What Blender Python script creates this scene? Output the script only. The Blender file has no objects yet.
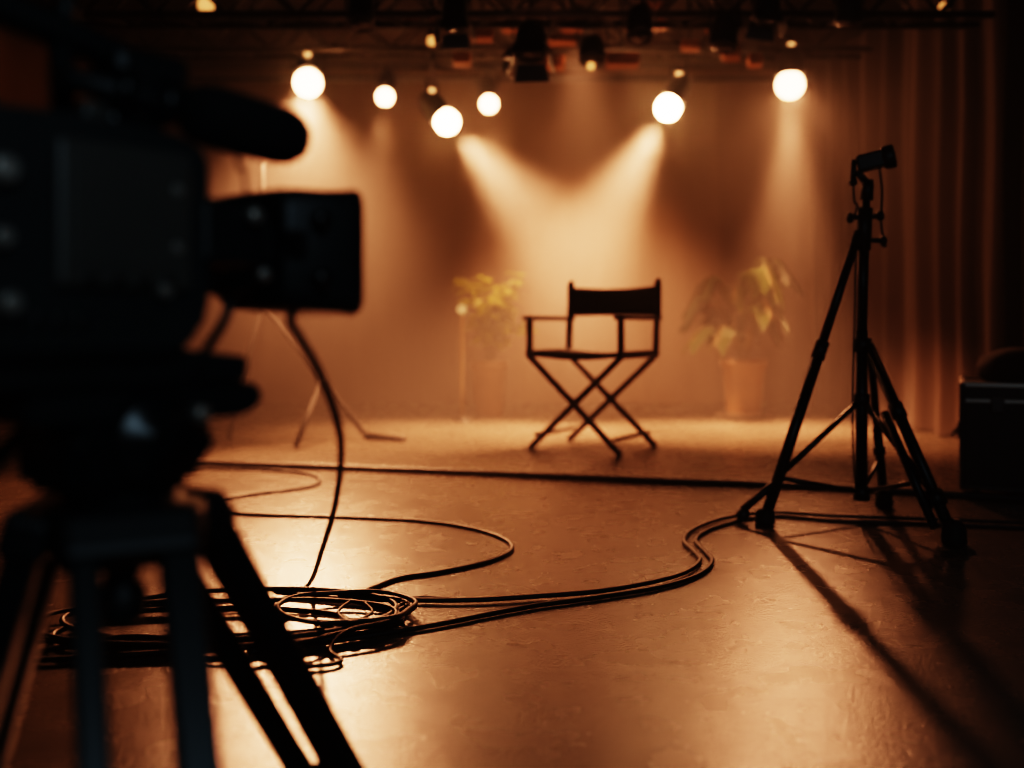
import bpy, bmesh, math, random
from mathutils import Vector, Matrix, Euler
random.seed(7)
R = math.radians
SC = bpy.context.scene
COL = SC.collection
V = Vector

# ------------------------------------------------------------------ view frame (metres; camera at origin, looking +Y)
H = 0.72          # camera height
F = 1000.0        # focal length in pixels of a 1024 px wide picture
HOR = 325.0       # horizon row
def P(px, py, y):                 # point seen at a pixel, at depth y
    return V(((px-512)/F*y, y, H+(HOR-py)/F*y))
def G(px, py, z=0.0):             # floor point seen at a pixel
    y = (H-z)*F/(py-HOR)
    return V(((px-512)/F*y, y, z))

# ------------------------------------------------------------------ materials
def mat(name, col, rough=0.6, metal=0.0, var=0.15, scale=8.0, bump=0.0, bscale=60.0, stretch=None, spec=0.5, sheen=0.0, trans=0.0):
    m = bpy.data.materials.new(name); m.use_nodes = True
    nt = m.node_tree; N = nt.nodes; L = nt.links
    b = N['Principled BSDF']
    tc = N.new('ShaderNodeTexCoord'); mp = N.new('ShaderNodeMapping')
    if stretch: mp.inputs['Scale'].default_value = stretch
    L.new(tc.outputs['Object'], mp.inputs['Vector'])
    no = N.new('ShaderNodeTexNoise'); no.inputs['Scale'].default_value = scale; no.inputs['Detail'].default_value = 4
    L.new(mp.outputs['Vector'], no.inputs['Vector'])
    cr = N.new('ShaderNodeValToRGB')
    lo = [max(0, c*(1-var)) for c in col]; hi = [min(1, c*(1+var)) for c in col]
    cr.color_ramp.elements[0].color = (*lo, 1); cr.color_ramp.elements[1].color = (*hi, 1)
    cr.color_ramp.elements[0].position = 0.3; cr.color_ramp.elements[1].position = 0.7
    L.new(no.outputs['Fac'], cr.inputs['Fac']); L.new(cr.outputs['Color'], b.inputs['Base Color'])
    b.inputs['Roughness'].default_value = rough; b.inputs['Metallic'].default_value = metal
    b.inputs['Specular IOR Level'].default_value = spec
    if sheen: b.inputs['Sheen Weight'].default_value = sheen
    if bump:
        n2 = N.new('ShaderNodeTexNoise'); n2.inputs['Scale'].default_value = bscale; n2.inputs['Detail'].default_value = 6
        L.new(mp.outputs['Vector'], n2.inputs['Vector'])
        bp = N.new('ShaderNodeBump'); bp.inputs['Strength'].default_value = bump; bp.inputs['Distance'].default_value = 0.01
        L.new(n2.outputs['Fac'], bp.inputs['Height']); L.new(bp.outputs['Normal'], b.inputs['Normal'])
    if trans:
        t = N.new('ShaderNodeBsdfTranslucent'); L.new(cr.outputs['Color'], t.inputs['Color'])
        mx = N.new('ShaderNodeMixShader'); mx.inputs[0].default_value = trans
        L.new(b.outputs[0], mx.inputs[1]); L.new(t.outputs[0], mx.inputs[2])
        L.new(mx.outputs[0], N['Material Output'].inputs['Surface'])
    return m
def glow(name, col, strength):
    m = bpy.data.materials.new(name); m.use_nodes = True
    nt = m.node_tree; N = nt.nodes; L = nt.links; N.clear()
    lw = N.new('ShaderNodeLayerWeight'); lw.inputs['Blend'].default_value = 0.3
    rp = N.new('ShaderNodeMapRange'); rp.inputs['To Min'].default_value = strength; rp.inputs['To Max'].default_value = strength*0.6
    L.new(lw.outputs['Facing'], rp.inputs['Value'])
    e = N.new('ShaderNodeEmission'); e.inputs['Color'].default_value = (*col, 1)
    L.new(rp.outputs[0], e.inputs['Strength'])
    o = N.new('ShaderNodeOutputMaterial'); L.new(e.outputs[0], o.inputs['Surface'])
    return m

WARM = (1.0, 0.405, 0.20)
M = {}
M['black'] = mat('black_plastic', (0.012,0.014,0.015), 0.45, var=.2, bump=.05, bscale=300)
M['blackgloss'] = mat('black_gloss', (0.010,0.012,0.013), 0.25, var=.2)
M['body'] = mat('camera_shell', (0.022,0.026,0.027), 0.42, var=.15, bump=.06, bscale=400)
M['panel'] = mat('panel_grey', (0.075,0.068,0.060), 0.4, var=.08)
M['rubber'] = mat('rubber', (0.012,0.012,0.012), 0.7, var=.2)
M['foam'] = mat('foam', (0.010,0.010,0.010), 0.95, var=.3, bump=.5, bscale=500)
M['metal'] = mat('dark_metal', (0.10,0.10,0.10), 0.3, metal=.9)
M['steel'] = mat('steel', (0.55,0.50,0.45), 0.42, metal=.8, var=.1)
M['anod'] = mat('anodised_black', (0.015,0.018,0.019), 0.35, metal=0.3)
M['cable'] = mat('cable_rubber', (0.010,0.009,0.008), 0.5, var=.2)
M['wood'] = mat('dark_wood', (0.030,0.016,0.008), 0.45, var=.3, scale=6, stretch=(1,1,12))
M['canvas'] = mat('dark_canvas', (0.020,0.013,0.009), 0.9, var=.15, bump=.2, bscale=350)
M['case'] = mat('case_laminate', (0.010,0.009,0.008), 0.5, var=.2, bump=.05, bscale=120)
M['pot'] = mat('terracotta', (0.20,0.11,0.06), 0.6, var=.15, scale=5)
M['soil'] = mat('soil', (0.03,0.02,0.012), 0.95, var=.4, scale=40, bump=.5)
M['leafA'] = mat('leaf_yellowgreen', (0.36,0.37,0.07), 0.5, var=.25, scale=6, trans=.5)
M['leafB'] = mat('leaf_green', (0.038,0.056,0.011), 0.5, var=.3, scale=6, trans=.45)
M['stem'] = mat('stem', (0.14,0.10,0.04), 0.7, var=.2)
M['truss'] = mat('truss_black_paint', (0.035,0.028,0.022), 0.4, metal=.3, var=.2)
M['can'] = mat('fixture_black', (0.012,0.011,0.010), 0.5, var=.2)
M['brass'] = mat('warm_metal', (0.30,0.21,0.12), 0.35, metal=.7)
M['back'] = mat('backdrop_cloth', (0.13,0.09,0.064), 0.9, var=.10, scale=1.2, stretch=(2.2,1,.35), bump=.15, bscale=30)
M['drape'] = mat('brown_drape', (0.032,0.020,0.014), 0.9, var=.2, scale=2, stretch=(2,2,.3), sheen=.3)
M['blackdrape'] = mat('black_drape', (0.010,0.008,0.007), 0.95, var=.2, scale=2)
M['wall'] = mat('wall_paint', (0.16,0.10,0.06), 0.85, var=.12, scale=2, bump=.05)
M['ceil'] = mat('ceiling_black', (0.03,0.018,0.011), 0.9, var=.35, scale=3, bump=.1)

def floor_mat():
    m = bpy.data.materials.new('polished_concrete'); m.use_nodes = True
    nt = m.node_tree; N = nt.nodes; L = nt.links; b = N['Principled BSDF']
    tc = N.new('ShaderNodeTexCoord')
    n1 = N.new('ShaderNodeTexNoise'); n1.inputs['Scale'].default_value = 1.6; n1.inputs['Detail'].default_value = 8; n1.inputs['Roughness'].default_value = .6
    n2 = N.new('ShaderNodeTexNoise'); n2.inputs['Scale'].default_value = 130; n2.inputs['Detail'].default_value = 6
    n3 = N.new('ShaderNodeTexNoise'); n3.inputs['Scale'].default_value = 9; n3.inputs['Detail'].default_value = 5
    vo = N.new('ShaderNodeTexVoronoi'); vo.inputs['Scale'].default_value = 140
    for n in (n1, n2, n3, vo): L.new(tc.outputs['Object'], n.inputs['Vector'])
    cr = N.new('ShaderNodeValToRGB')
    cr.color_ramp.elements[0].color = (0.066,0.056,0.045,1); cr.color_ramp.elements[0].position = .2
    cr.color_ramp.elements[1].color = (0.125,0.108,0.087,1); cr.color_ramp.elements[1].position = .72
    L.new(n1.outputs['Fac'], cr.inputs['Fac'])
    mx = N.new('ShaderNodeMixRGB'); mx.blend_type = 'MULTIPLY'; mx.inputs['Fac'].default_value = .05
    c2 = N.new('ShaderNodeValToRGB'); c2.color_ramp.elements[0].position = .35; c2.color_ramp.elements[1].position = .6
    c2.color_ramp.elements[0].color = (.45,.42,.4,1)
    L.new(n2.outputs['Fac'], c2.inputs['Fac']); L.new(cr.outputs['Color'], mx.inputs[1]); L.new(c2.outputs['Color'], mx.inputs[2])
    L.new(mx.outputs[0], b.inputs['Base Color'])
    rr = N.new('ShaderNodeMapRange'); rr.inputs['From Min'].default_value = .3; rr.inputs['From Max'].default_value = .7
    rr.inputs['To Min'].default_value = .24; rr.inputs['To Max'].default_value = .29
    L.new(n3.outputs['Fac'], rr.inputs['Value']); L.new(rr.outputs[0], b.inputs['Roughness'])
    b.inputs['Specular IOR Level'].default_value = .56
    ad = N.new('ShaderNodeMath'); ad.operation = 'ADD'; mu = N.new('ShaderNodeMath'); mu.operation = 'MULTIPLY'; mu.inputs[1].default_value = .03
    L.new(n3.outputs['Fac'], mu.inputs[0]); L.new(mu.outputs[0], ad.inputs[0]); L.new(n2.outputs['Fac'], ad.inputs[1])
    bp = N.new('ShaderNodeBump'); bp.inputs['Strength'].default_value = .5; bp.inputs['Distance'].default_value = .0025
    L.new(ad.outputs[0], bp.inputs['Height']); L.new(bp.outputs['Normal'], b.inputs['Normal'])
    return m
M['floor'] = floor_mat()

# ------------------------------------------------------------------ mesh building
def frame(d):
    d = d.normalized(); u = V((0,0,1)) if abs(d.z) < .95 else V((1,0,0))
    a = d.cross(u).normalized(); return a, a.cross(d).normalized()
def spline(pts, n=8):
    pts = [V(p) for p in pts]; out = []
    for i in range(len(pts)-1):
        p0 = pts[max(i-1,0)]; p1 = pts[i]; p2 = pts[i+1]; p3 = pts[min(i+2,len(pts)-1)]
        for k in range(n):
            t = k/n
            out.append(.5*((2*p1)+(p2-p0)*t+(2*p0-5*p1+4*p2-p3)*t*t+(3*p1-p0-3*p2+p3)*t**3))
    out.append(pts[-1]); return out
class MB:
    def __init__(s): s.bm = bmesh.new()
    def rings(s, rings, cap=True, smooth=True):
        bm = s.bm; vr = [[bm.verts.new(p) for p in r] for r in rings]
        n = len(rings[0])
        for a, b in zip(vr, vr[1:]):
            for i in range(n):
                f = bm.faces.new((a[i], a[(i+1)%n], b[(i+1)%n], b[i])); f.smooth = smooth
        if cap:
            bm.faces.new(vr[0][::-1]); bm.faces.new(vr[-1])
        return s
    def tube(s, pts, r, seg=8, cap=True):
        pts = [V(p) for p in pts]; n = len(pts); rs = []
        a = None
        for i, p in enumerate(pts):
            d = (pts[min(i+1,n-1)]-pts[max(i-1,0)]).normalized()
            if a is None: a, b = frame(d)
            else:
                a = (a-d*a.dot(d)).normalized(); b = a.cross(d).normalized()
            rad = r[i] if isinstance(r, (list,tuple)) else r
            rs.append([p+a*math.cos(2*math.pi*k/seg)*rad+b*math.sin(2*math.pi*k/seg)*rad for k in range(seg)])
        return s.rings(rs, cap)
    def bar(s, p, q, r, r2=None, seg=10): return s.tube([p, q], [r, r if r2 is None else r2], seg)
    def lathe(s, prof, o=(0,0,0), axis=(0,0,1), seg=24):
        o = V(o); ax = V(axis).normalized(); a, b = frame(ax); rs = []
        for r, h in prof:
            r = max(r, 1e-4)
            rs.append([o+ax*h+a*math.cos(2*math.pi*k/seg)*r+b*math.sin(2*math.pi*k/seg)*r for k in range(seg)])
        return s.rings(rs, True)
    def box(s, c, size, rot=None, bev=0.0, seg=2):
        t = bmesh.new(); bmesh.ops.create_cube(t, size=1)
        for v in t.verts: v.co = V((v.co.x*size[0], v.co.y*size[1], v.co.z*size[2]))
        if bev: bmesh.ops.bevel(t, geom=t.edges[:], offset=bev, segments=seg, affect='EDGES', profile=.5)
        mt = (rot.to_4x4() if rot else Matrix.Identity(4)); mt = Matrix.Translation(V(c)) @ mt
        t.transform(mt)
        me = bpy.data.meshes.new('t'); t.to_mesh(me); t.free(); s.bm.from_mesh(me); bpy.data.meshes.remove(me)
        return s
    def beam(s, p, q, w, h, bev=0.0, up=None):    # square bar from p to q
        p, q = V(p), V(q); d = q-p; z = d.normalized()
        x = z.cross(V(up) if up else (V((0,0,1)) if abs(z.z) < .95 else V((0,1,0)))).normalized(); y = z.cross(x)
        rot = Matrix((x, y, z)).transposed()
        return s.box((p+q)/2, (w, h, d.length), rot, bev)
    def ball(s, c, r, seg=16, sc=(1,1,1)):
        t = bmesh.new(); bmesh.ops.create_uvsphere(t, u_segments=seg, v_segments=seg//2+2, radius=r)
        for f in t.faces: f.smooth = True
        t.transform(Matrix.Translation(V(c)) @ Matrix.Diagonal((*sc,1)))
        me = bpy.data.meshes.new('t'); t.to_mesh(me); t.free(); s.bm.from_mesh(me); bpy.data.meshes.remove(me)
        return s
    def prism(s, outline, thick, o=(0,0,0), ax=(1,0,0), ay=(0,0,1), bev=0.0):   # outline in (ax, ay), extruded both ways
        o, ax, ay = V(o), V(ax), V(ay); n = ax.cross(ay).normalized()
        t = bmesh.new()
        a = [t.verts.new(o+ax*x+ay*y-n*thick/2) for x, y in outline]; b = [t.verts.new(o+ax*x+ay*y+n*thick/2) for x, y in outline]
        t.faces.new(a[::-1]); t.faces.new(b); k = len(a)
        for i in range(k): t.faces.new((a[i], a[(i+1)%k], b[(i+1)%k], b[i]))
        if bev: bmesh.ops.bevel(t, geom=t.edges[:], offset=bev, segments=2, affect='EDGES')
        me = bpy.data.meshes.new('t'); t.to_mesh(me); t.free(); s.bm.from_mesh(me); bpy.data.meshes.remove(me)
        return s
    def build(s, name, m, parent=None, label=None):
        bmesh.ops.recalc_face_normals(s.bm, faces=s.bm.faces[:])
        me = bpy.data.meshes.new(name); s.bm.to_mesh(me); s.bm.free(); me.materials.append(m)
        o = bpy.data.objects.new(name, me); COL.objects.link(o)
        if parent: o.parent = parent
        if label: o['label'] = label
        return o
def tag(o, label=None, cat=None, group=None, kind=None):
    if label: o['label'] = label
    if cat: o['category'] = cat
    if group: o['group'] = group
    if kind: o['kind'] = kind
    return o
def thing(name, label, cat, loc=(0,0,0), rz=0, group=None):
    o = bpy.data.objects.new(name, None); COL.objects.link(o); o.location = loc; o.rotation_euler = (0,0,rz)
    o.empty_display_size = .1
    return tag(o, label, cat, group)
def recenter(o):          # put a one-mesh thing's origin at its base
    vs = [v.co for v in o.data.vertices]
    c = V((sum(v.x for v in vs)/len(vs), sum(v.y for v in vs)/len(vs), min(v.z for v in vs)))
    o.data.transform(Matrix.Translation(-c)); o.location = c
    return o

# ------------------------------------------------------------------ the setting
WB, CZ, XL, XR = 9.15, 3.06, -3.6, 3.3
tag(MB().box((0,3.6,-.05),(XR-XL+.4,11.8,.1)).build('floor', M['floor']), kind='structure')
tag(MB().box((0,3.6,CZ+.05),(XR-XL+.4,11.8,.1)).build('ceiling', M['ceil']), kind='structure')
tag(MB().box(((XL+XR)/2,WB+.05,CZ/2),(XR-XL+.2,.1,CZ)).build('wall_back', M['wall']), kind='structure')
tag(MB().box((XL-.05,3.6,CZ/2),(.1,11.4,CZ)).build('wall_left', M['wall']), kind='structure')
tag(MB().box((XR+.05,3.6,CZ/2),(.1,11.4,CZ)).build('wall_right', M['wall']), kind='structure')
tag(MB().box(((XL+XR)/2,-2.0,CZ/2),(XR-XL+.2,.1,CZ)).build('wall_rear', M['wall']), kind='structure')

def curtain(name, p0, p1, z0, z1, amp, wl, m, label, seedv=1, flare=0.0):
    rnd = random.Random(seedv); p0, p1 = V(p0), V(p1); d = p1-p0; Ln = d.length; u = d.normalized(); n = V((-u.y, u.x))
    nx = int(Ln/wl*10); bm = bmesh.new(); nz = 10; ph = [rnd.uniform(-.8,.8) for _ in range(int(Ln/wl)+3)]
    cols = []
    for i in range(nx+1):
        t = i/nx*Ln; k = t/wl; j = int(k); w = k-j; p = ph[j]*(1-w)+ph[j+1]*w
        off = amp*(math.sin(2*math.pi*k+p*2)+.35*math.sin(4*math.pi*k+1.3+p*3))
        c = []
        for q in range(nz+1):
            z = z0+(z1-z0)*q/nz; s = 1-.35*q/nz + flare*(1-q/nz)
            xy = p0+u*(t+.02*math.sin(3*z+k))+n*off*s
            c.append(bm.verts.new((xy.x, xy.y, z)))
        cols.append(c)
    for a, b in zip(cols, cols[1:]):
        for q in range(nz):
            f = bm.faces.new((a[q], b[q], b[q+1], a[q+1])); f.smooth = True
    mb = MB(); mb.bm.free(); mb.bm = bm
    o = recenter(mb.build(name, m)); return tag(o, label, 'curtain')
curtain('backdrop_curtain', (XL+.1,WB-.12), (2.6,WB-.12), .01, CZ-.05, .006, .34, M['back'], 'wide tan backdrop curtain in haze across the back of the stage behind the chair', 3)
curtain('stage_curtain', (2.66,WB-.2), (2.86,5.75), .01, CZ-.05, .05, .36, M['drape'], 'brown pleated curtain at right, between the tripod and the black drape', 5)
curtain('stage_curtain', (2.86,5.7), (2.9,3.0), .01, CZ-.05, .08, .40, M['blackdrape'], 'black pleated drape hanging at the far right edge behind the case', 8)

# ------------------------------------------------------------------ director chair
def chair():
    t = thing('director_chair', "dark folding director's chair with canvas seat and back, alone on the lit stage", 'chair', (0.475,5.85,0), R(-32))
    W, D, SZ, AZ, TZ = .585, .47, .565, .752, .985
    x, f, b = W/2, -D/2, D/2           # local -y faces the viewer
    w = M['wood']
    for yy in (f, b):
        for s in (-1, 1):
            MB().beam((s*x,yy+.012*s,SZ-.02), (-s*x*1.02,yy+.012*s,.004), .032, .022, .003, (0,1,0)).build('leg', w, t)
    for s in (-1, 1):
        MB().beam((s*x*.86,f,.085), (s*x*.86,b,.085), .022, .020, .003).build('stretcher', w, t)
        MB().beam((s*x,f-.02,SZ-.012), (s*x,b+.02,SZ-.012), .034, .042, .004).build('seat_rail', w, t)
        MB().beam((s*x,f,SZ), (s*x,f,AZ), .032, .028, .003).build('arm_post', w, t)
        p = MB().beam((s*x,b,SZ-.02), (s*x,b+.035,TZ), .032, .028, .003); p.ball((s*x,b+.035,TZ),.014,10); p.build('back_post', w, t)
        a = MB(); a.box((s*x,0,AZ+.008),(.056,D+.08,.024),bev=.006); a.build('armrest', w, t)
    for yy in (f, b):
        h = MB().lathe([(.011,-.022),(.014,-.018),(.014,.018),(.011,.022)], (0,yy,(SZ+.02)/2), (0,1,0), 12); h.build('pivot_bolt', M['metal'], t)
    bm = MB(); rs = []
    for i in range(13):                # sagging canvas seat
        u = i/12; xx = -x+W*u; sag = .022*math.sin(math.pi*u)
        rs.append([V((xx,f+.01,SZ+.008-sag)), V((xx,b-.01,SZ+.008-sag)), V((xx,b-.01,SZ-.018-sag)), V((xx,f+.01,SZ-.022-sag))])
    bm.rings(rs); bm.build('seat', M['canvas'], t)
    bm = MB(); rs = []
    for i in range(13):
        u = i/12; xx = -x*1.06+W*1.06*u; c = .03*math.sin(math.pi*u); e = .006*math.cos(2*math.pi*u)
        z0, z1 = .775+.004*math.sin(math.pi*u), .955-.016*math.sin(math.pi*u)
        rs.append([V((xx,b+.012+c,z0)), V((xx,b+.032+c,z1)), V((xx,b+.046+c,z1)), V((xx,b+.026+c,z0))])
    bm.rings(rs); bm.build('backrest', M['canvas'], t)
    for s in (-1, 1):
        MB().tube([(s*x,b+.03,.76+q*.03) for q in range(8)], .021, 10).build('back_sleeve', M['canvas'], t)
chair()

# ------------------------------------------------------------------ video camera (local +x = lens axis, +y = left, +z up)
PHI = R(50)
CF = V((-.247, 1.298, 0.0))
fwd = V((math.cos(PHI), math.sin(PHI), 0)); lef = V((-math.sin(PHI), math.cos(PHI), 0))
def CL(x, y, z): return CF+fwd*x+lef*y+V((0,0,z))
HEAD = CF-fwd*.275
HZ = .655           # top of the tripod head plate
def video_camera():
    t = thing('video_camera', 'large black video camera with matte box and foam microphone, on the left foreground tripod', 'video camera', (HEAD.x,HEAD.y,HZ), PHI)
    X0 = .275                                   # local x of the matte box front
    def L(x, y, z): return V((x+X0, y, z-HZ))   # x measured from the matte box front
    # matte box: open square hood
    mb = MB()
    hw, h0, h1 = .078, .7345, .888
    def sq(x, w, a, b, c=.022):
        pts = []
        for (cy, cz, st) in ((w-c, b-c, 0), (-w+c, b-c, 90), (-w+c, a+c, 180), (w-c, a+c, 270)):
            for k in range(4):
                an = R(st+k*30); pts.append(L(x, cy+c*math.cos(an), cz+c*math.sin(an)))
        return pts
    mb.rings([sq(-.115,.066,.750,.872), sq(-.105,.074,.740,.882), sq(-.012,hw,h0,h1), sq(0,hw+.003,h0-.003,h1+.003), sq(0,hw-.006,h0+.006,h1-.006), sq(-.09,.055,.762,.862)])
    o = mb.build('matte_box', M['black'], t)
    MB().prism([(0,0),(.02,.0),(.02,.03),(-.01,.03)], .008, L(-.11,-.08,.80), (1,0,0), (0,0,1)).build('bracket', M['metal'], o)
    for zz in (.775,.845):
        MB().lathe([(.010,0),(.012,.004),(.012,.014),(.009,.018)], L(-.07,-.078,zz), (0,-1,0), 14).build('knob', M['metal'], o)
    # lens
    lz = .812
    o = MB().lathe([(.030,-.26),(.052,-.258),(.054,-.20),(.050,-.195),(.050,-.165),(.056,-.16),(.056,-.10),(.040,-.098)], L(0,0,lz), (1,0,0), 32).build('lens', M['black'], t)
    for x0, r in ((-.205,.057),(-.15,.060)):
        mb = MB(); n = 40; rs = []
        for xx, rr in ((x0,r-.003),(x0+.003,r),(x0+.028,r),(x0+.031,r-.003)):
            rs.append([L(xx, (rr+(.0016 if k%2 else 0))*math.cos(2*math.pi*k/n), lz+(rr+(.0016 if k%2 else 0))*math.sin(2*math.pi*k/n)) for k in range(n)])
        mb.rings(rs, smooth=False).build('focus_ring', M['rubber'], o)
    MB().box(L(-.185,-.062,lz+.01),(.085,.03,.075),bev=.01).build('lens_grip', M['black'], o)
    MB().lathe([(.008,0),(.010,.003),(.010,.012),(.006,.016)], L(-.165,-.078,lz+.03), (0,-1,0), 12).build('knob', M['steel'], o)
    MB().lathe([(.006,0),(.008,.003),(.008,.01),(.005,.012)], L(-.15,-.076,lz-.035), (0,-1,0), 12).build('knob', M['steel'], o)
    # body, stepped silhouette seen from the side
    out = [(-.212,.735),(-.212,.905),(-.24,.922),(-.335,.928),(-.36,.918),(-.44,.914),(-.46,.945),(-.62,.945),(-.64,.93),(-.64,.71),(-.60,.688),(-.25,.688),(-.222,.715)]
    MB().prism([(a+X0, z-HZ) for a, z in out], .15, (0,0,0), (1,0,0), (0,0,1), .008).build('body', M['body'], t)
    o = MB().box(L(-.315,-.080,.828),(.145,.014,.145),bev=.006).build('side_panel', M['panel'], t)
    MB().box(L(-.315,-.0875,.832),(.118,.003,.108),bev=.001).build('screen', M['panel'], o)
    for k in range(4): MB().box(L(-.272-.028*k,-.0875,.765),(.016,.005,.008),bev=.002).build('button', M['metal'], o)
    o = MB().box(L(-.53,-.083,.82),(.16,.022,.19),bev=.01).build('battery', M['black'], t)
    MB().box(L(-.53,-.095,.88),(.05,.006,.02),bev=.003).build('latch', M['metal'], o)
    for (a, z, r) in ((-.435,.862,.014),(-.437,.80,.010),(-.43,.74,.011),(-.275,.755,.008),(-.262,.80,.007),(-.262,.86,.007)):
        MB().lathe([(r*.8,0),(r,.003),(r,.014),(r*.7,.018)], L(a,-.074,z), (0,-1,0), 16).build('knob', M['steel'], t)
    mb = MB()
    for k in range(5): mb.box(L(-.36-.02*k,-.077,.722),(.012,.008,.016),bev=.002)
    mb.build('socket_row', M['metal'], t)
    MB().box(L(-.31,-.03,.936),(.07,.05,.02),bev=.004).build('top_controls', M['panel'], t)
    # carry handle
    mb = MB(); hp = spline([L(-.235,-.015,.985),L(-.30,-.015,1.008),L(-.42,-.015,1.030),L(-.56,-.015,1.035),L(-.68,-.015,1.0)],6)
    mb.tube(hp, .0185, 12); mb.bar(L(-.262,-.015,.92),L(-.255,-.015,.99),.020); mb.bar(L(-.345,-.015,.925),L(-.35,-.015,1.01),.013); mb.bar(L(-.63,-.015,.90),L(-.645,-.015,.99),.022)
    mb.box(L(-.265,-.02,.985),(.09,.062,.055),bev=.012)
    mb.build('carry_handle', M['black'], t)
    # microphone on its mount
    a, b = L(-.262,-.058,.955), L(-.08,-.058,.941)
    d = (b-a).normalized()
    mic = MB().lathe([(.012,-.11),(.0125,0),(.0125,.06)], a, d, 16).build('microphone', M['black'], t)
    r = .0345
    MB().lathe([(.012,.03),(.026,.033),(.032,.045),(r,.065),(r,.150),(r*.97,.160),(r*.87,.171),(r*.68,.181),(r*.4,.187),(.004,.189)], a, d, 28).build('windscreen', M['foam'], mic)
    mb = MB()
    for q in (-.05,.0): mb.lathe([(.012,-.008),(.026,-.008),(.026,.008),(.012,.008)], a+d*q, d, 20)
    mb.box(a+V((-.03,.01,-.03)),(.06,.03,.03),bev=.005)
    mb.build('shock_mount', M['blackgloss'], mic)
    MB().tube(spline([a+d*.09+V((0,0,-.03)), a+d*.10+V((0,.004,-.05)), L(-.155,-.05,.90), L(-.15,-.048,.872)],6), .0022, 8).build('microphone_lead', M['cable'], mic)
    # viewfinder on the far side
    o = MB().bar(L(-.44,.0,1.03),L(-.44,.10,1.085),.012).build('viewfinder', M['black'], t)
    MB().box(L(-.47,.125,1.085),(.16,.055,.06),bev=.012).build('eyepiece', M['black'], o)
    # antenna rod with clamp on the handle
    o = MB().lathe([(.011,0),(.011,.03),(.0085,.034),(.0085,.16)], L(-.345,-.015,1.02), (0,0,1), 12).build('accessory_post', M['black'], t)
    MB().box(L(-.355,-.02,1.075),(.06,.024,.02),bev=.004).build('clamp', M['black'], o)
    MB().lathe([(.007,-.012),(.009,-.01),(.009,.01),(.007,.012)], L(-.395,-.02,1.07), (0,1,0), 12).build('knob', M['brass'], o)
    # riser and quick release plate
    MB().prism([(-.15+X0,HZ-HZ+.0),(-.145+X0,.028),(-.24+X0,.040),(-.60+X0,.040),(-.62+X0,.0)], .10, (0,0,0), (1,0,0), (0,0,1), .004).build('base_plate', M['black'], t)
video_camera()

def camera_tripod():
    t = thing('camera_tripod', 'heavy black twin-tube tripod with fluid head carrying the video camera at left', 'tripod', (HEAD.x,HEAD.y,0), 0)
    A = fwd; Bv = lef
    def L(x, y, z): return A*x+Bv*y+V((0,0,z))
    mb = MB(); pl = []
    # head: plate running forward with a rounded nose
    o = MB().prism([(-.12,HZ-.036),(.125,HZ-.040),(.150,HZ-.030),(.156,HZ-.018),(.150,HZ-.006),(.135,HZ-.001),(-.12,HZ-.001)], .085, (0,0,0), A, (0,0,1), .005).build('head_plate', M['black'], t)
    h = MB().prism([(-.085,.545),(-.09,.60),(-.075,HZ-.036),(.085,HZ-.036),(.062,.600),(.055,.545)], .13, (0,0,0), A, (0,0,1), .012).build('fluid_head', M['blackgloss'], t)
    for s in (-1, 1):
        MB().lathe([(.046,0),(.050,.006),(.050,.020),(.044,.028),(.018,.030),(.016,.036)], L(0,.050*s,.600), Bv*s, 28).build('tension_drum', M['blackgloss'], h)
    MB().lathe([(.008,0),(.010,.004),(.010,.02),(.007,.024)], L(.045,-.065,.625), -Bv, 12).build('knob', M['steel'], h)
    MB().tube([L(-.05,.10,.61),L(-.24,.16,.40),L(-.30,.18,.33)], [.010,.009,.011], 10).build('pan_handle', M['black'], h)
    MB().lathe([(.045,.548),(.062,.544),(.062,.530),(.086,.526),(.090,.515),(.088,.495),(.060,.470),(.03,.458)], seg=36).build('bowl', M['anod'], t)
    MB().lathe([(.016,.46),(.020,.44),(.026,.43),(.026,.405),(.016,.395)], seg=18).build('bowl_clamp', M['black'], t)
    for az, sc, wa, wb in ((297,.95,.028,.038),(66,.95,.044,.022),(188,.45,.034,.034)):
        u = V((math.cos(R(az)), math.sin(R(az)), 0)); w = V((-u.y, u.x, 0))
        S0 = u*.082+V((0,0,.498)); K = u*.26*sc+u*.03+V((0,0,.20)); F0 = u*.42*sc+u*.02+V((0,0,.02))
        dd = (F0-S0).normalized()
        mb = MB()
        for s in (-1, 1):
            mb.beam(S0+w*.045*s, S0+w*.043*s+dd*.56, .034, (wa if s < 0 else wb), .004, w)
        mb.bar(S0+dd*.50, F0-dd*.02, .0125)
        lg = mb.build('leg', M['anod'], t)
        mb = MB().beam(S0-w*.068+V((0,0,.004)), S0+w*.068+V((0,0,.004)), .05, .05, .010, dd); mb.beam(S0-u*.05, S0, .05, .06, .006, w)
        mb.build('shoulder', M['black'], lg)
        MB().beam(S0-w*.062+dd*.54, S0+w*.062+dd*.54, .036, .040, .008, dd).build('leg_clamp', M['black'], lg)
        MB().lathe([(.009,0),(.012,.004),(.012,.018),(.008,.022)], S0-w*.05+dd*.535+u*.014, u, 14).build('clamp_knob', M['metal'], lg)
        MB().ball(F0+V((0,0,.0)), .022, 14, (1,1,.9)).build('foot', M['rubber'], lg)
camera_tripod()

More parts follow.
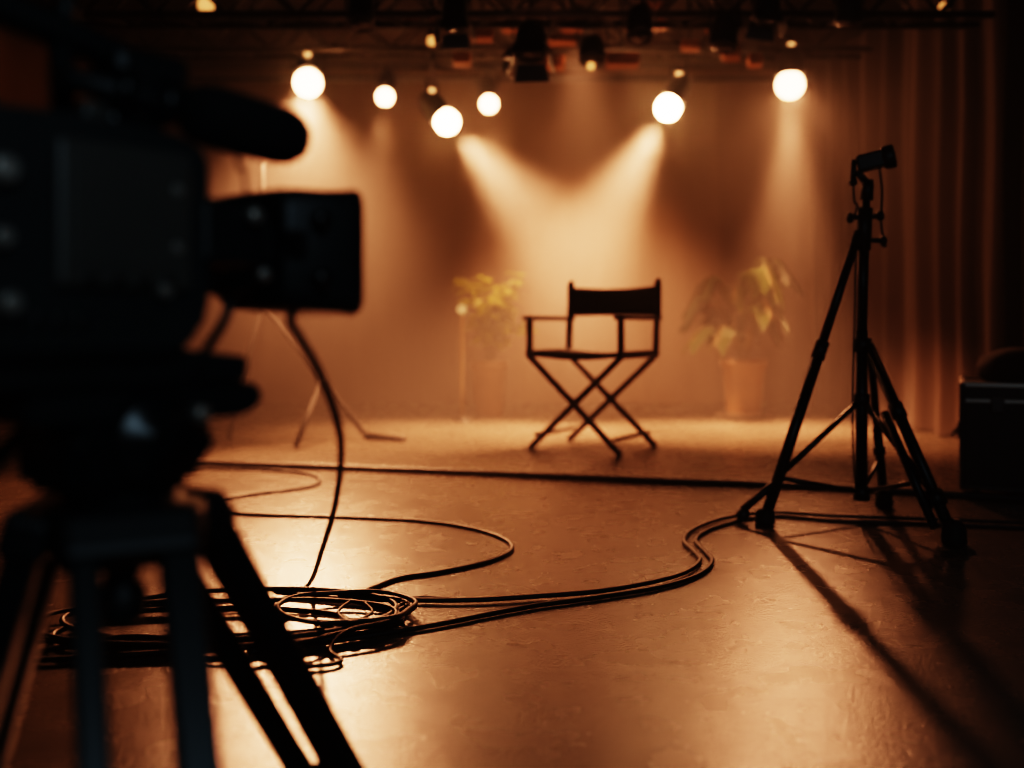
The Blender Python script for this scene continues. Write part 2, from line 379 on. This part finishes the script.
# ------------------------------------------------------------------ cables
def cable(name, pts, r, label, cat='cable', group=None, n=8, m='cable'):
    o = MB().tube(spline(pts, n), r, 8).build(name, M[m]); recenter(o); return tag(o, label, cat, group)
o = cable('camera_cable', [CL(-.06,-.02,.742), P(291,322,1.235), P(303,342,1.25), P(321,376,1.29), P(337,420,1.40), P(341,460,1.58), P(334,510,1.92), P(322,550,2.28), G(309,584,.012), G(285,598,.007), G(240,606,.006), G(190,612,.006)], .0056, 'black cable drooping from the camera matte box down to the floor coil', 'cable')
o = cable('camera_cable', [P(232,300,1.16), P(222,325,1.15), P(205,352,1.12), P(198,372,1.10)], .006, 'short black cable looping under the lens onto the tripod head', 'cable')
gp = lambda lst, z: [G(a, b, z) for a, b in lst]
cable('floor_cable', gp([(-60,452),(90,457),(210,463),(330,467),(480,473),(640,480),(780,485),(880,490),(1010,498),(1100,504)], .014), .0145, 'thickest black cable, lying nearly straight across the floor in front of the chair', 'cable')
cable('floor_cable', gp([(352,597),(372,588),(400,578),(440,572),(482,563),(506,554),(512,546),(500,537),(470,528),(420,521),(335,517),(262,515),(226,512),(213,506),(226,499),(262,493),(303,488),(320,482),(312,475),(285,471),(235,469),(150,468),(60,470)], .006), .0062, 'thin black cable looping out behind the coil towards the back and left', 'cable')
RB = [(1120,530),(1024,523),(930,519),(840,516),(772,512.5),(725,518),(694,529),(684,540),(694,551),(700,560),(686,572),(652,582),(600,591),(540,596),(470,600),(400,600)]
loopc = G(330,613)
def coil(cx, cy, a, b, turns, z, seedv, start=0.0, wob=.07):     # flat loops lying on the floor
    rnd = random.Random(seedv); out = []
    for i in range(int(turns*12)+1):
        t = R(start)+2*math.pi*i/12; k = 1+rnd.uniform(-wob,wob); kb = 1+rnd.uniform(-wob,wob)*1.6
        x = a*k*math.cos(t)
        out.append(G(cx+x+rnd.uniform(-4,4), cy+b*kb*math.sin(t)-x*.035, z+.0035*(i%2)+.008*i/12))
    return out
cable('power_cable', [G(a,b,.010) for a,b in RB]+[G(345,599,.011)]+coil(235,615, 165, 25, 1.6, .012, 4, -75)+[G(30,652,.010),G(-60,650,.010),G(-150,640,.01)], .0068, 'black power cable curving from the right edge around to the coil, outer of the pair', 'cable')
RB2 = [(1120,536),(1024,528),(930,524),(840,521),(772,516),(730,523),(704,532),(696,541),(706,552),(712,562),(698,575),(660,587),(600,597),(540,605),(490,614),(440,624),(380,634),(320,643),(250,652)]
cable('power_cable', [G(a,b,.0075) for a,b in RB2]+coil(205,630, 150, 22, 1.05, .008, 9, 60)+[G(140,654,.01),G(40,660,.01),G(-60,664,.01)], .0068, 'black power cable running inside the first one and along the front of the coil', 'cable')
cable('coiled_cable', [G(800,560,-.2)][:0]+coil(345,607, 70, 16, 2.3, .020, 21, 20, .05)+[G(330,628,.02),G(270,634,.012),G(170,636,.01),G(10,642,.01),(-1.6,2.3,.01)], .0056, 'black cable wound in tight round loops at the right end of the coil', 'cable')
cable('coiled_cable', [G(450,599,.012),G(415,598,.013)]+coil(215,622, 190, 24, 2.2, .016, 33, -20, .10)+[G(330,650,.01),G(341,661,.008),G(310,666,.008),G(260,660,.008)], .0050, 'thin black cable in wide flat loops behind the camera tripod legs', 'cable')
cable('coiled_cable', [G(352,600,.035),G(338,612,.03),G(352,622,.04),G(372,612,.03),G(366,603,.035),G(396,612,.012),G(404,625,.006)], .004, 'short stray black cable end curled on top of the coil', 'cable')

# ------------------------------------------------------------------ tripod stand at right
def right_stand():
    B = V((1.315,3.74,0))
    t = thing('tripod_stand', 'tall black tripod stand on the right with a small tilted head on top', 'tripod stand', B)
    def Q(px, py, y): return P(px,py,y)-B
    Y = 3.74
    m = M['anod']
    c = MB().bar(Q(861.5,497,Y), Q(861.5,330,Y), .022, seg=14); c.bar(Q(861.5,335,Y), Q(864,232,Y), .0195, seg=14); c.bar(Q(864,235,Y), Q(866.5,195,Y), .014, seg=12)
    c.build('column', m, t)
    mb = MB().bar(Q(863,250,Y), Q(865,208,Y), .028, seg=14); o = mb.build('upper_collar', M['black'], t)
    for (a, b, c_, d) in ((864,217,850,218),(865,217,880,216),(866,240,883,241)):
        k = MB().bar(Q(a,b,Y-.01), Q(c_,d,Y-.02), .009); k.ball(Q(c_,d,Y-.02), .020, 12, (.7,1,1)); k.build('knob', M['black'], o)
    MB().bar(Q(882,240,Y-.02), Q(885,247,Y-.02), .008).build('lever', M['black'], o)
    MB().bar(Q(862,352,Y), Q(862,338,Y), .034, seg=14).build('middle_collar', M['black'], t)
    lc = MB().bar(Q(861.5,500,Y), Q(861.5,486,Y), .030, seg=14).build('lower_collar', M['black'], t)
    MB().bar(Q(861.5,405,Y), Q(861.5,393,Y), .030, seg=14).build('brace_collar', M['black'], t)
    Lf, Bf, Rf = G(765,519,.02)-B, G(884,502,.02)-B, G(954,539,.02)-B
    # left leg: long, up to the upper collar
    up = Q(858.5,232,Y); mid = up.lerp(Lf,.42)
    mb = MB().bar(up, mid, .017).bar(mid, Lf, .021); lg = mb.build('leg', m, t)
    MB().bar(up.lerp(Lf,.39), up.lerp(Lf,.45), .026).build('leg_clamp', M['black'], lg)
    MB().lathe([(.014,.04),(.03,.03),(.036,.0),(.036,-.014),(.03,-.019)], Lf, seg=16).build('foot', M['rubber'], lg)
    k = Lf+V((-.075,.02,0)); MB().bar(Lf.lerp(up,.13), k+V((0,0,.03)), .014).ball(k+V((0,0,.012)), .026, 12).build('kick_strut', M['black'], lg)
    # right leg: twin tubes from the middle collar
    up = Q(869,346,Y-.03); d = (Rf-up).normalized()
    mb = MB().bar(up, Rf, .0195); mb.bar(up.lerp(Rf,.36)+V((-.045,0,-.01)), Rf+V((-.05,.03,.03)), .015); lg = mb.build('leg', m, t)
    MB().bar(up.lerp(Rf,.33), up.lerp(Rf,.40), .026).build('leg_clamp', M['black'], lg)
    MB().bar(up.lerp(Rf,.78), up.lerp(Rf,.84), .030).build('leg_clamp', M['black'], lg)
    MB().lathe([(.016,.065),(.032,.05),(.038,.03),(.040,.0),(.040,-.014),(.03,-.019)], Rf, seg=18).build('foot', M['rubber'], lg)
    # back leg
    up = Q(870,350,Y+.03)
    mb = MB().bar(up, up.lerp(Bf,.5), .014).bar(up.lerp(Bf,.5), Bf, .018); lg = mb.build('leg', m, t)
    MB().bar(up.lerp(Bf,.62), up.lerp(Bf,.67), .024).build('leg_clamp', M['black'], lg)
    MB().lathe([(.016,.05),(.030,.04),(.034,.0),(.034,-.014),(.028,-.019)], Bf, seg=16).build('foot', M['rubber'], lg)
    # braces
    top = Q(861.5,399,Y)
    lo = Q(861.5,492,Y)
    UL, UR, UB = Q(858.5,232,Y), Q(869,346,Y-.03), Q(870,350,Y+.03)
    for a, e, r in ((top, UL.lerp(Lf,.855), .011), (top, UR.lerp(Rf,.80), .012), (lo, UL.lerp(Lf,.86), .009), (lo, UR.lerp(Rf,.72), .009), (lo, UB.lerp(Bf,.7), .008)):
        MB().bar(a, e, r).build('brace', m, t)
    # head on top
    h = MB().bar(Q(866.5,200,Y), Q(868,180,Y), .024, .020, 14).build('neck', M['black'], t)
    a, b = Q(853,166,Y-.02), Q(889,157,Y-.06)
    d = (b-a).normalized()
    hd = MB().box((a+b)/2+V((0,0,0)), (.10,.065,.062), d.to_track_quat('X','Z').to_matrix(), .008).build('head', M['black'], t)
    MB().lathe([(.022,0),(.040,.008),(.044,.02),(.044,.045),(.040,.05),(.030,.046)], b-d*.03, d, 20).build('lens_hood', M['black'], hd)
    MB().bar(Q(857,172,Y-.03), Q(871,188,Y), .014).build('swivel', M['black'], hd)
    mb = MB().bar(Q(854,160,Y-.03), Q(853,181,Y-.03), .010); mb.ball(Q(853,182,Y-.03), .016, 10); mb.build('knob', M['black'], hd)
    MB().tube(spline([Q(853,180,Y-.03),Q(854,200,Y-.03),Q(857,206,Y-.03),Q(854,217,Y-.03)],5), .0045, 6).build('cord', M['cable'], hd)
    MB().tube(spline([Q(879,165,Y-.04),Q(882,190,Y-.03),Q(881,220,Y-.03),Q(883,238,Y-.03)],5), .0045, 6).build('cord', M['cable'], hd)
    MB().tube(spline([Q(856,245,Y-.03),Q(854.5,320,Y-.03),Q(852.5,400,Y-.03),Q(853.5,460,Y-.03),Q(856,488,Y-.025)],5), .0035, 6).build('cord', M['cable'], t)
right_stand()

# ------------------------------------------------------------------ road case and bag at right
CR = R(-24); cwx, cwy = V((math.cos(CR),math.sin(CR),0)), V((-math.sin(CR),math.cos(CR),0)); CC = V((1.87,4.17,0))+cwx*.34+cwy*.25
def road_case():
    w, d, h = .68, .50, .478
    t = thing('road_case', 'black equipment case with metal edges on the floor at the right edge', 'case', (CC.x,CC.y,0), CR)
    MB().box((0,0,.04+(h-.10)/2),(w-.02,d-.02,h-.12),bev=.006).build('case_body', M['case'], t)
    MB().box((0,0,h-.038),(w-.02,d-.02,.07),bev=.006).build('lid', M['case'], t)
    mb = MB()
    for s in (-1,1):
        mb.beam((-w/2,s*(d/2-.008),h-.006),(w/2,s*(d/2-.008),h-.006),.022,.022,.004)
        mb.beam((s*(w/2-.008),-d/2,h-.006),(s*(w/2-.008),d/2,h-.006),.022,.022,.004)
    mb.build('edge_trim', M['steel'], t)
    for zz, n in ((h-.072,'lid_band'),(.045,'edge_band')):
        mb = MB()
        for s in (-1,1):
            mb.beam((-w/2,s*(d/2-.008),zz),(w/2,s*(d/2-.008),zz),.02,.018,.003); mb.beam((s*(w/2-.008),-d/2,zz),(s*(w/2-.008),d/2,zz),.02,.018,.003)
        mb.build(n, M['steel' if n == 'lid_band' else 'metal'], t)
    for sx in (-1,1):
        for sy in (-1,1):
            MB().beam((sx*(w/2-.008),sy*(d/2-.008),.04),(sx*(w/2-.008),sy*(d/2-.008),h),.024,.024,.004).build('corner_post', M['case'], t)
            k = MB().lathe([(.012,-.012),(.024,-.012),(.024,.012),(.012,.012)], (sx*(w/2-.06),sy*(d/2-.06),.024), (1,0,0), 16); k.box((sx*(w/2-.06),sy*(d/2-.06),.042),(.04,.05,.01)); k.build('caster', M['rubber'], t)
    k = MB().box((-w/2-.006,-.10,.27),(.012,.11,.07),bev=.004); k.tube(spline([(-w/2-.012,-.15,.27),(-w/2-.03,-.14,.25),(-w/2-.03,-.06,.25),(-w/2-.012,-.05,.27)],5),.006,8)
    k.build('handle', M['metal'], t)
    for xx in (-.2,.2):
        MB().box((xx,-d/2-.006,h-.085),(.05,.014,.07),bev=.004).build('latch', M['metal'], t)
road_case()
def bag():
    t = thing('equipment_bag', 'black soft bag lying on top of the equipment case at right', 'bag', (CC.x+cwx.x*.06,CC.y+cwx.y*.06,.483), CR+R(3))
    mb = MB(); rs = []
    for z, sx, sy in ((0,.30,.17),(.015,.325,.19),(.06,.33,.195),(.10,.31,.18),(.13,.25,.14),(.14,.20,.10)):
        rs.append([V((sx*math.copysign(abs(math.cos(a))**.45,math.cos(a))+.008*math.sin(5*a+z*30), sy*math.copysign(abs(math.sin(a))**.45,math.sin(a))+.006*math.cos(4*a), z)) for a in [2*math.pi*k/32 for k in range(32)]])
    mb.rings(rs).build('bag_body', M['canvas'], t)
    MB().tube(spline([(-.14,-.08,.13),(-.13,-.09,.17),(0,-.10,.19),(.13,-.09,.17),(.14,-.08,.13)],6), .010, 8).build('strap', M['canvas'], t)
    MB().tube(spline([(-.27,-.0,.118),(-.1,.0,.142),(.1,.0,.142),(.27,.0,.118)],6), .004, 6).build('zip', M['metal'], t)
bag()

# ------------------------------------------------------------------ plants, globe lamp, stand at the back
def leaf(bm, p, d, ln, w, droop=.3, fold=.15, n=5):
    d = d.normalized(); a, _ = frame(d); prev = None
    for i in range(n+1):
        u = i/n; c = p+d*ln*u+V((0,0,-droop*ln*u*u)); ww = w*math.sin(math.pi*min(.98,u*.9+.06))
        row = [bm.verts.new(c-a*ww+V((0,0,fold*ww))), bm.verts.new(c), bm.verts.new(c+a*ww+V((0,0,fold*ww)))]
        if prev:
            for k in (0,1):
                f = bm.faces.new((prev[k], prev[k+1], row[k+1], row[k])); f.smooth = True
        prev = row
def pot_parts(t, r, h, m):
    MB().lathe([(r*.70,0),(r*.74,.01),(r*.95,h*.86),(r*1.06,h*.87),(r*1.06,h),(r*.92,h),(r*.9,h*.92)], seg=32).build('pot', m, t)
    MB().lathe([(r*.88,h*.90),(r*.5,h*.93),(.01,h*.94)], seg=20).build('soil', M['soil'], t)
def plant_left():
    b = G(489,417); t = thing('potted_plant', 'yellow-green leafy plant in tall pot behind the chair, left of it', 'plant', b)
    pot_parts(t, .145, .44, M['pot'])
    rnd = random.Random(2); st = MB(); mb = MB()
    for k in range(16):
        an = rnd.uniform(0,2*math.pi); rr = rnd.uniform(.06,.34); hh = rnd.uniform(.70,1.10)
        p = spline([(0.03*math.cos(an),.03*math.sin(an),.42),(rr*.4*math.cos(an),rr*.4*math.sin(an),(.42+hh)/2+.05),(rr*math.cos(an),rr*math.sin(an),hh)],5)
        st.tube(p, .006, 6)
        for q in range(4,len(p)):
            for _ in range(3):
                a2 = rnd.uniform(0,2*math.pi); leaf(mb.bm, p[q], V((math.cos(a2),math.sin(a2),rnd.uniform(-.1,.7))), rnd.uniform(.10,.17), rnd.uniform(.026,.042), rnd.uniform(.2,.6))
    st.build('stems', M['stem'], t); mb.build('foliage', M['leafA'], t)
plant_left()
def plant_right():
    b = G(744,418); t = thing('potted_palm', 'dark green palm with arching fronds in a pot behind the chair, right of it', 'plant', b)
    pot_parts(t, .17, .46, M['pot'])
    MB().lathe([(.20,0),(.22,.01),(.22,.035),(.19,.04)], (0,0,0)).build('saucer', M['soil'], t)
    rnd = random.Random(5); mb = MB(); st = MB()
    for k in range(32):
        an = 2*math.pi*k/32+rnd.uniform(-.2,.2); reach = rnd.uniform(.22,.48); hh = rnd.uniform(.70,1.27)
        u = V((math.cos(an),math.sin(an),0))
        p = spline([u*.03+V((0,0,.44)), u*reach*.35+V((0,0,.44+(hh-.44)*.7)), u*reach*.75+V((0,0,hh)), u*reach*1.05+V((0,0,hh-.14))],7)
        st.tube(p, .005, 6); w = V((-u.y,u.x,0))
        for q in range(6,len(p)-1):
            tg = (p[q+1]-p[q]).normalized()
            for s in (-1,1): leaf(mb.bm, p[q], tg*.6+w*s*.8+V((0,0,-.15)),   .18*(1-.45*(q/len(p))), .015, .45, .1, 4)
    st.build('stems', M['stem'], t); mb.build('fronds', M['leafB'], t)
plant_right()
def globe_lamp():
    b = G(462,421); t = thing('globe_lamp', 'thin pale post lamp with small round glowing globe beside the left plant', 'lamp', b)
    MB().lathe([(.075,0),(.075,.012),(.02,.022),(.012,.03)], seg=24).build('base', M['can'], t)
    MB().lathe([(.013,.02),(.013,.78),(.018,.785),(.018,.80)], seg=14).build('post', M['brass'], t)
    MB().ball((0,0,.838), .038, 20).build('globe', glow('globe_glow', (1,.5,.2), .7), t)
globe_lamp()
def back_stand():
    y0 = 6.4; b = V(P(300,0,y0)); b.z = 0
    t = thing('light_stand', 'hazy dark stand with slanted legs standing at the back left, behind the drooping cable', 'stand', b)
    def Q(px, py, y=y0): return P(px,py,y)-b
    top = Q(262,235)
    MB().bar(Q(262,160), Q(262,300), .014).build('pole', M['rubber'], t)
    foot = G(366,436,.02)-b; l2 = G(228,440,.02)-b; l3 = G(296,446,.02)-b
    hub = Q(262,303)
    MB().bar(Q(262,310), Q(262,290), .028).build('hub', M['black'], t)
    for f_ in (foot, l2): MB().bar(hub, f_, .018, .016).build('leg', M['rubber'], t)
    MB().bar(hub.lerp(foot,.58), l3, .016).build('leg', M['rubber'], t)
    MB().bar(foot, G(405,439,.016)-b, .024, .014).build('foot_bar', M['black'], t)
back_stand()

# ------------------------------------------------------------------ lighting rig
def truss(y, z, x0, x1, w, label):
    t = thing('lighting_truss', label, 'truss', ((x0+x1)/2,y,z)); cx = (x0+x1)/2
    mb = MB()
    for a in (0,w):
        for b_ in (0,w): mb.bar((x0-cx,a-w/2,b_),(x1-cx,a-w/2,b_),.022,seg=8)
    mb.build('chord_tubes', M['truss'], t)
    mb = MB(); n = int((x1-x0)/w)
    for i in range(n):
        xa = x0-cx+i*w; xb = xa+w; f = i%2
        for yy in (-w/2,w/2): mb.bar((xa,yy,0 if f else w),(xb,yy,w if f else 0),.010,seg=6)
        for zz in (0,w): mb.bar((xa,-w/2 if f else w/2,zz),(xb,w/2 if f else -w/2,zz),.010,seg=6)
    mb.build('lattice', M['truss'], t)
    mb = MB()
    for q in (.12,.5,.88):
        xx = x0+(x1-x0)*q-cx; mb.bar((xx,0,w),(xx,0,CZ-z),.012,seg=6)
    mb.build('hanger_rods', M['metal'], t)
truss(5.7, 2.46, -2.6, 2.7, .20, 'dark box truss nearest the camera, crossing the top of the picture')
truss(7.35, 2.72, -3.3, 2.6, .22, 'dark box truss further back above the lit spotlights')
for y, z, lab in ((8.45,2.80,'bare black pipe hung closest to the backdrop curtain'),(6.6,2.92,'bare black pipe hung between the two trusses')):
    t = thing('lighting_pipe', lab, 'pipe', (0,y,z))
    MB().bar((-3.2,0,0),(2.55,0,0),.026).build('pipe', M['metal'], t)
    mb = MB()
    for xx in (-2.6,-.9,.9,2.3): mb.bar((xx,0,0),(xx,0,CZ-z),.008,seg=6)
    mb.build('hanger_rods', M['metal'], t)

def fixture(name, label, pos, aim, hang, rad=.10, lens=None, group=None, length=.22, barn=False, top_glint=None, bulge=.97, glint=False):
    """can light: lens centre at pos, pointing at aim, clamped up at height hang"""
    d = (V(aim)-V(pos)).normalized(); p = V(pos)
    t = thing(name, label, 'stage light', (p.x,p.y,p.z), 0, group)
    o = -d*rad*(.62 if lens else .3)
    hs = MB().lathe([(rad*.35,-length),(rad*.75,-length+.02),(rad*.98,-length*.55),(rad*1.0,-.03),(rad*1.04,-.02),(rad*1.04,.0),(rad*.9,.0),(rad*.86,-.03),(rad*.3,-.10)], o, d, 28)
    hs = hs.build('housing', M['can'], t)
    if lens:
        MB().ball((0,0,0), rad*.98, 28).build('lens', lens, t)
    else:
        MB().lathe([(rad*.95,-.015),(rad*.9,.0),(.01,.012)], o, d, 24).build('lens', M['blackgloss'], t)
    a = V((0,0,1))-d*d.z
    side = d.cross(V((0,0,1))); side = side.normalized() if side.length > .05 else V((1,0,0))
    c = -d*length*.5+o; up = c+V((0,0,rad*1.9))
    mb = MB()
    for s in (-1,1):
        mb.beam(c+side*s*rad*1.16, c+side*s*rad*1.16+V((0,0,rad*1.9)), .022, .008, 0, side)
    mb.beam(up-side*rad*1.2, up+side*rad*1.2, .022, .008)
    mb.build('yoke', M['can'], t)
    k = MB().bar(up, V((up.x,up.y,hang-p.z)), .014); k.box((up.x,up.y,hang-p.z),(.06,.07,.07),bev=.01)
    k.build('clamp', M['metal'], t)
    if glint: MB().ball(o+d*.01+V((-.01,-.045,-.035)), .026, 14).build('rim_glint', DIM, hs)  # glowing ball that paints a warm glint on the dark can
    if barn:
        b1, b2 = frame(d)
        for ax, ot in ((b1,b2),(b2,b1)):
            for s in (-1,1):
                q = o+ax*s*rad*1.15
                MB().prism([(-rad*.9,0),(rad*.9,0),(rad*1.15,rad*1.1),(-rad*1.15,rad*1.1)], .004, q, ot, (d+ax*s*.45).normalized()).build('barn_door', M['can'], t)
    if top_glint:
        MB().lathe([(.022,0),(.026,.004),(.026,.022),(.018,.028)], c+V((0,-.02,rad*1.0)), (0,-.4,1), 16).build('glint_disc', top_glint, hs)  # glowing disc standing in for a glint above the lamp
    return p, d
BULB, BULB_C, BULB_E, BULB_F = [glow('lamp_hot', (1.0,0.46,0.22), q) for q in (30.0, 60.0, 110.0, 22.0)]
GLINT_GLOW = glow('glint_disc', (1.0,0.45,0.18), 2.2)
DIM = glow('dim_lamp_and_glint', (1.0,0.42,0.14), 1.3)
def spot(p, d, power, ang, blend=.6, off=.13, r=.05):
    l = bpy.data.lights.new('spot_beam','SPOT'); l.energy = power*6.9; l.spot_size = R(ang); l.spot_blend = blend; l.shadow_soft_size = r; l.color = WARM
    o = bpy.data.objects.new('spot_beam', l); COL.objects.link(o); o.location = p+d*off
    o.rotation_euler = d.to_track_quat('-Z','Y').to_euler()
lit = [ # px, py, Y, aim, rad, power, angle, hang, lens, top glint, label
 (308,83,7.24, G(290,480), .104, 270, 54, 2.74, BULB, True, 'lit spotlight just above the foam microphone, first large glare from the left'),
 (385,97,8.3, P(370,300,7.4), .075, 50, 40, 2.80, BULB, False, 'smaller lit spotlight second from the left in the row, slightly oval glare'),
 (447,122,7.24, P(640,330,6.9), .094, 520, 50, 2.74, BULB_C, True, 'lowest lit spotlight left of centre, its beam slanting down to the right'),
 (489,104,8.3, P(515,330,7.7), .077, 60, 40, 2.80, BULB, False, 'smaller lit spotlight right of the lowest one, above the left plant'),
 (668,108,7.24, P(552,312,6.9), .094, 520, 50, 2.74, BULB_E, True, 'lit spotlight right of centre with beam slanting down to the left'),
 (790,85,7.24, P(788,400,7.05), .104, 210, 46, 2.74, BULB_F, True, 'bright lit spotlight furthest right, above the palm, beam pointing straight down'),
]
for px, py, Y, aim, rad, pw, ang, hang, lens, top_glint, lab in lit:
    pos = P(px,py,Y)
    p, d = fixture('spotlight', lab, pos, aim, hang, rad, lens, 'lit spotlights over the stage', top_glint=GLINT_GLOW if top_glint else None)
    spot(p, d, pw, ang, 1.0, rad*1.5, .09)
    if lens is BULB_F:        # the lamp's wide spill, thrown forward onto the floor around the tripod stand
        d2 = (G(840,590)-p).normalized(); spot(p, d2, 34, 46, 1.0, rad*1.5, .05)
# wash light added behind the near truss to brighten the backdrop over the chair
pos = V((.45,6.8,2.66)); aim = V((.72,WB,.75))
p, d = fixture('added_wash', 'added unlit-looking wash light hanging in the dark middle of the rig', pos, aim, CZ-.036, .085, None, barn=False)
spot(p, d, 100, 56, 1.0, .05, .12)
# dim and dark fixtures in the rig
fixture('spotlight', 'dim small spotlight at the top left above the camera microphone', P(206,5,6.4), P(190,200,5.6), 2.92, .055, DIM, length=.16, bulge=.3)
fixture('spotlight', 'black can light at top centre with a small warm glint under its rim', P(592,64,5.8), P(590,400,5.2), 2.5, .075, None, length=.16, glint=True)
fixture('spotlight', 'faint glowing small spotlight in the rig left of centre', P(432,41,6.6), P(440,300,5.8), 2.92, .035, DIM, length=.14, bulge=.3)
fixture('spotlight', 'tiny dim spotlight at the top right in front of the dark curtain', P(944,7,5.9), P(930,300,5.3), 2.6, .03, DIM, length=.1, bulge=.3)
dark = [(530,58,5.42,.085,True,'large black barn-door light hanging at top centre'),(640,40,5.42,.07,False,'black can light right of the glinting can'),
 (455,30,5.42,.07,True,'black barn-door light left of the large centre one'),(722,52,5.42,.075,False,'black can light between the two right lit spotlights'),
 (765,22,5.42,.07,True,'black barn-door light above the furthest right lit spotlight'),(360,28,5.42,.07,False,'black can light high above the oval glare'),
 (848,28,5.42,.07,False,'black can light at the top right end of the near truss')]
for px, py, Y, rad, barn, lab in dark:
    fixture('stage_light', lab, P(px,py,Y), P(px+random.uniform(-40,40),420,Y-.5+random.uniform(-.4,.8)), CZ-.036, rad, None, 'dark lights in the rig', barn=barn, length=.2)

M['lit_patch'] = mat('lit_patch_brown', (0.30,0.13,0.055), 0.5, var=.3, scale=12)  # boxes made up for warm-lit bits of ducting and housings
for px, py, y, bw, bh, lab in ((572,27,6.30,.14,.05,'between the big barn-door light and the glinting can, upper one'),(562,40,6.72,.18,.06,'just left of the glinting can, at its middle height'),
    (550,63,6.92,.20,.09,'beside the lower right flap of the big barn-door light'),(622,61,6.62,.22,.09,'directly right of the glinting can, at its rim'),(650,8,6.50,.16,.06,'at the very top right of centre'),
    (646,24,6.74,.28,.06,'behind the dark can right of the glinting one'),(510,27,6.62,.10,.06,'just left of the big barn-door light, near its top'),(482,34,6.50,.14,.10,'between the two left barn-door lights'),
    (462,60,6.72,.12,.08,'lower left, above the right small lit spotlight'),(715,26,6.50,.12,.07,'high above the beam slanting left'),(731,53,6.72,.12,.10,'lower right, left of the furthest right lit spotlight'),
    (755,61,6.92,.10,.08,'nearest the furthest right lit spotlight'),(690,46,6.62,.12,.06,'just above the lit spotlight right of centre'),(420,22,6.62,.2,.06,'furthest left, above the faint glowing spotlight')):
    p = P(px,py,y); t = thing('lit_patch_box', 'added lit-patch box '+lab, 'stand-in box', p, 0, 'added boxes for lit patches in the rig')
    MB().box((0,0,0),(bw,.07,bh),Euler((R(-22),0,0)).to_matrix(),.008).build('box_shell', M['lit_patch'], t)
    MB().bar((0,.03,0),(0,.03,CZ-p.z),.010,seg=8).build('bracket', M['can'], t)
# ------------------------------------------------------------------ faint cool fill lamp added unseen behind the viewer
l = bpy.data.lights.new('added_cool_fill','AREA'); l.energy = 16; l.size = 1.2; l.color = (.62,.85,1.0)
o = bpy.data.objects.new('added_cool_fill', l); COL.objects.link(o); o.location = (.9,-1.2,1.9); o.rotation_euler = (V((-.45,1.1,.75))-o.location).to_track_quat('-Z','Y').to_euler()

l = bpy.data.lights.new('rig_fill_spot','SPOT'); l.energy = 260; l.spot_size = R(15); l.spot_blend = 1; l.shadow_soft_size = .08; l.color = WARM  # warm spot added behind the viewer to brighten the rig
o = bpy.data.objects.new('rig_fill_spot', l); COL.objects.link(o); o.location = (.9,-1.2,2.7); o.rotation_euler = (P(600,38,6.6)-o.location).to_track_quat('-Z','Y').to_euler()

# ------------------------------------------------------------------ haze filling the studio
w = bpy.data.worlds.new('studio_air'); SC.world = w; w.use_nodes = True
nt = w.node_tree; nt.nodes['Background'].inputs['Color'].default_value = (0,0,0,1)
vs = nt.nodes.new('ShaderNodeVolumeScatter'); vs.inputs['Density'].default_value = .085; vs.inputs['Anisotropy'].default_value = .3
vs.inputs['Color'].default_value = (.92,.90,.88,1)
tc = nt.nodes.new('ShaderNodeTexCoord'); ge = nt.nodes.new('ShaderNodeNewGeometry'); sx = nt.nodes.new('ShaderNodeSeparateXYZ')
mr = nt.nodes.new('ShaderNodeMapRange'); mr.interpolation_type = 'SMOOTHSTEP'
for k, q in (('From Min',3.6),('From Max',6.6),('To Min',.010),('To Max',.060)): mr.inputs[k].default_value = q
nt.links.new(ge.outputs['Position'], sx.inputs[0]); nt.links.new(sx.outputs['Y'], mr.inputs['Value']); nt.links.new(mr.outputs[0], vs.inputs['Density'])
nt.links.new(vs.outputs[0], nt.nodes['World Output'].inputs['Volume'])
w.cycles.volume_step_size = .35; SC.cycles.volume_max_steps = 64; SC.cycles.volume_step_rate = 1

# ------------------------------------------------------------------ camera
cd = bpy.data.cameras.new('view'); cam = bpy.data.objects.new('view', cd); COL.objects.link(cam)
cam.location = (0,0,H); cam.rotation_euler = (R(90),0,0)
cd.sensor_width = 36; cd.sensor_fit = 'HORIZONTAL'; cd.lens = 36*F/1024; cd.shift_y = -(384-HOR)/1024
cd.clip_start = .02; cd.dof.use_dof = True; cd.dof.focus_distance = 2.6; cd.dof.aperture_fstop = 1.25
SC.camera = cam
SC.view_settings.view_transform = 'Filmic'
SC.view_settings.look = 'Very High Contrast'
SC.view_settings.exposure = 0
SC.cycles.use_denoising = True
SC.cycles.max_bounces = 6; SC.cycles.diffuse_bounces = 3; SC.cycles.volume_bounces = 0
SC.cycles.sample_clamp_indirect = 4
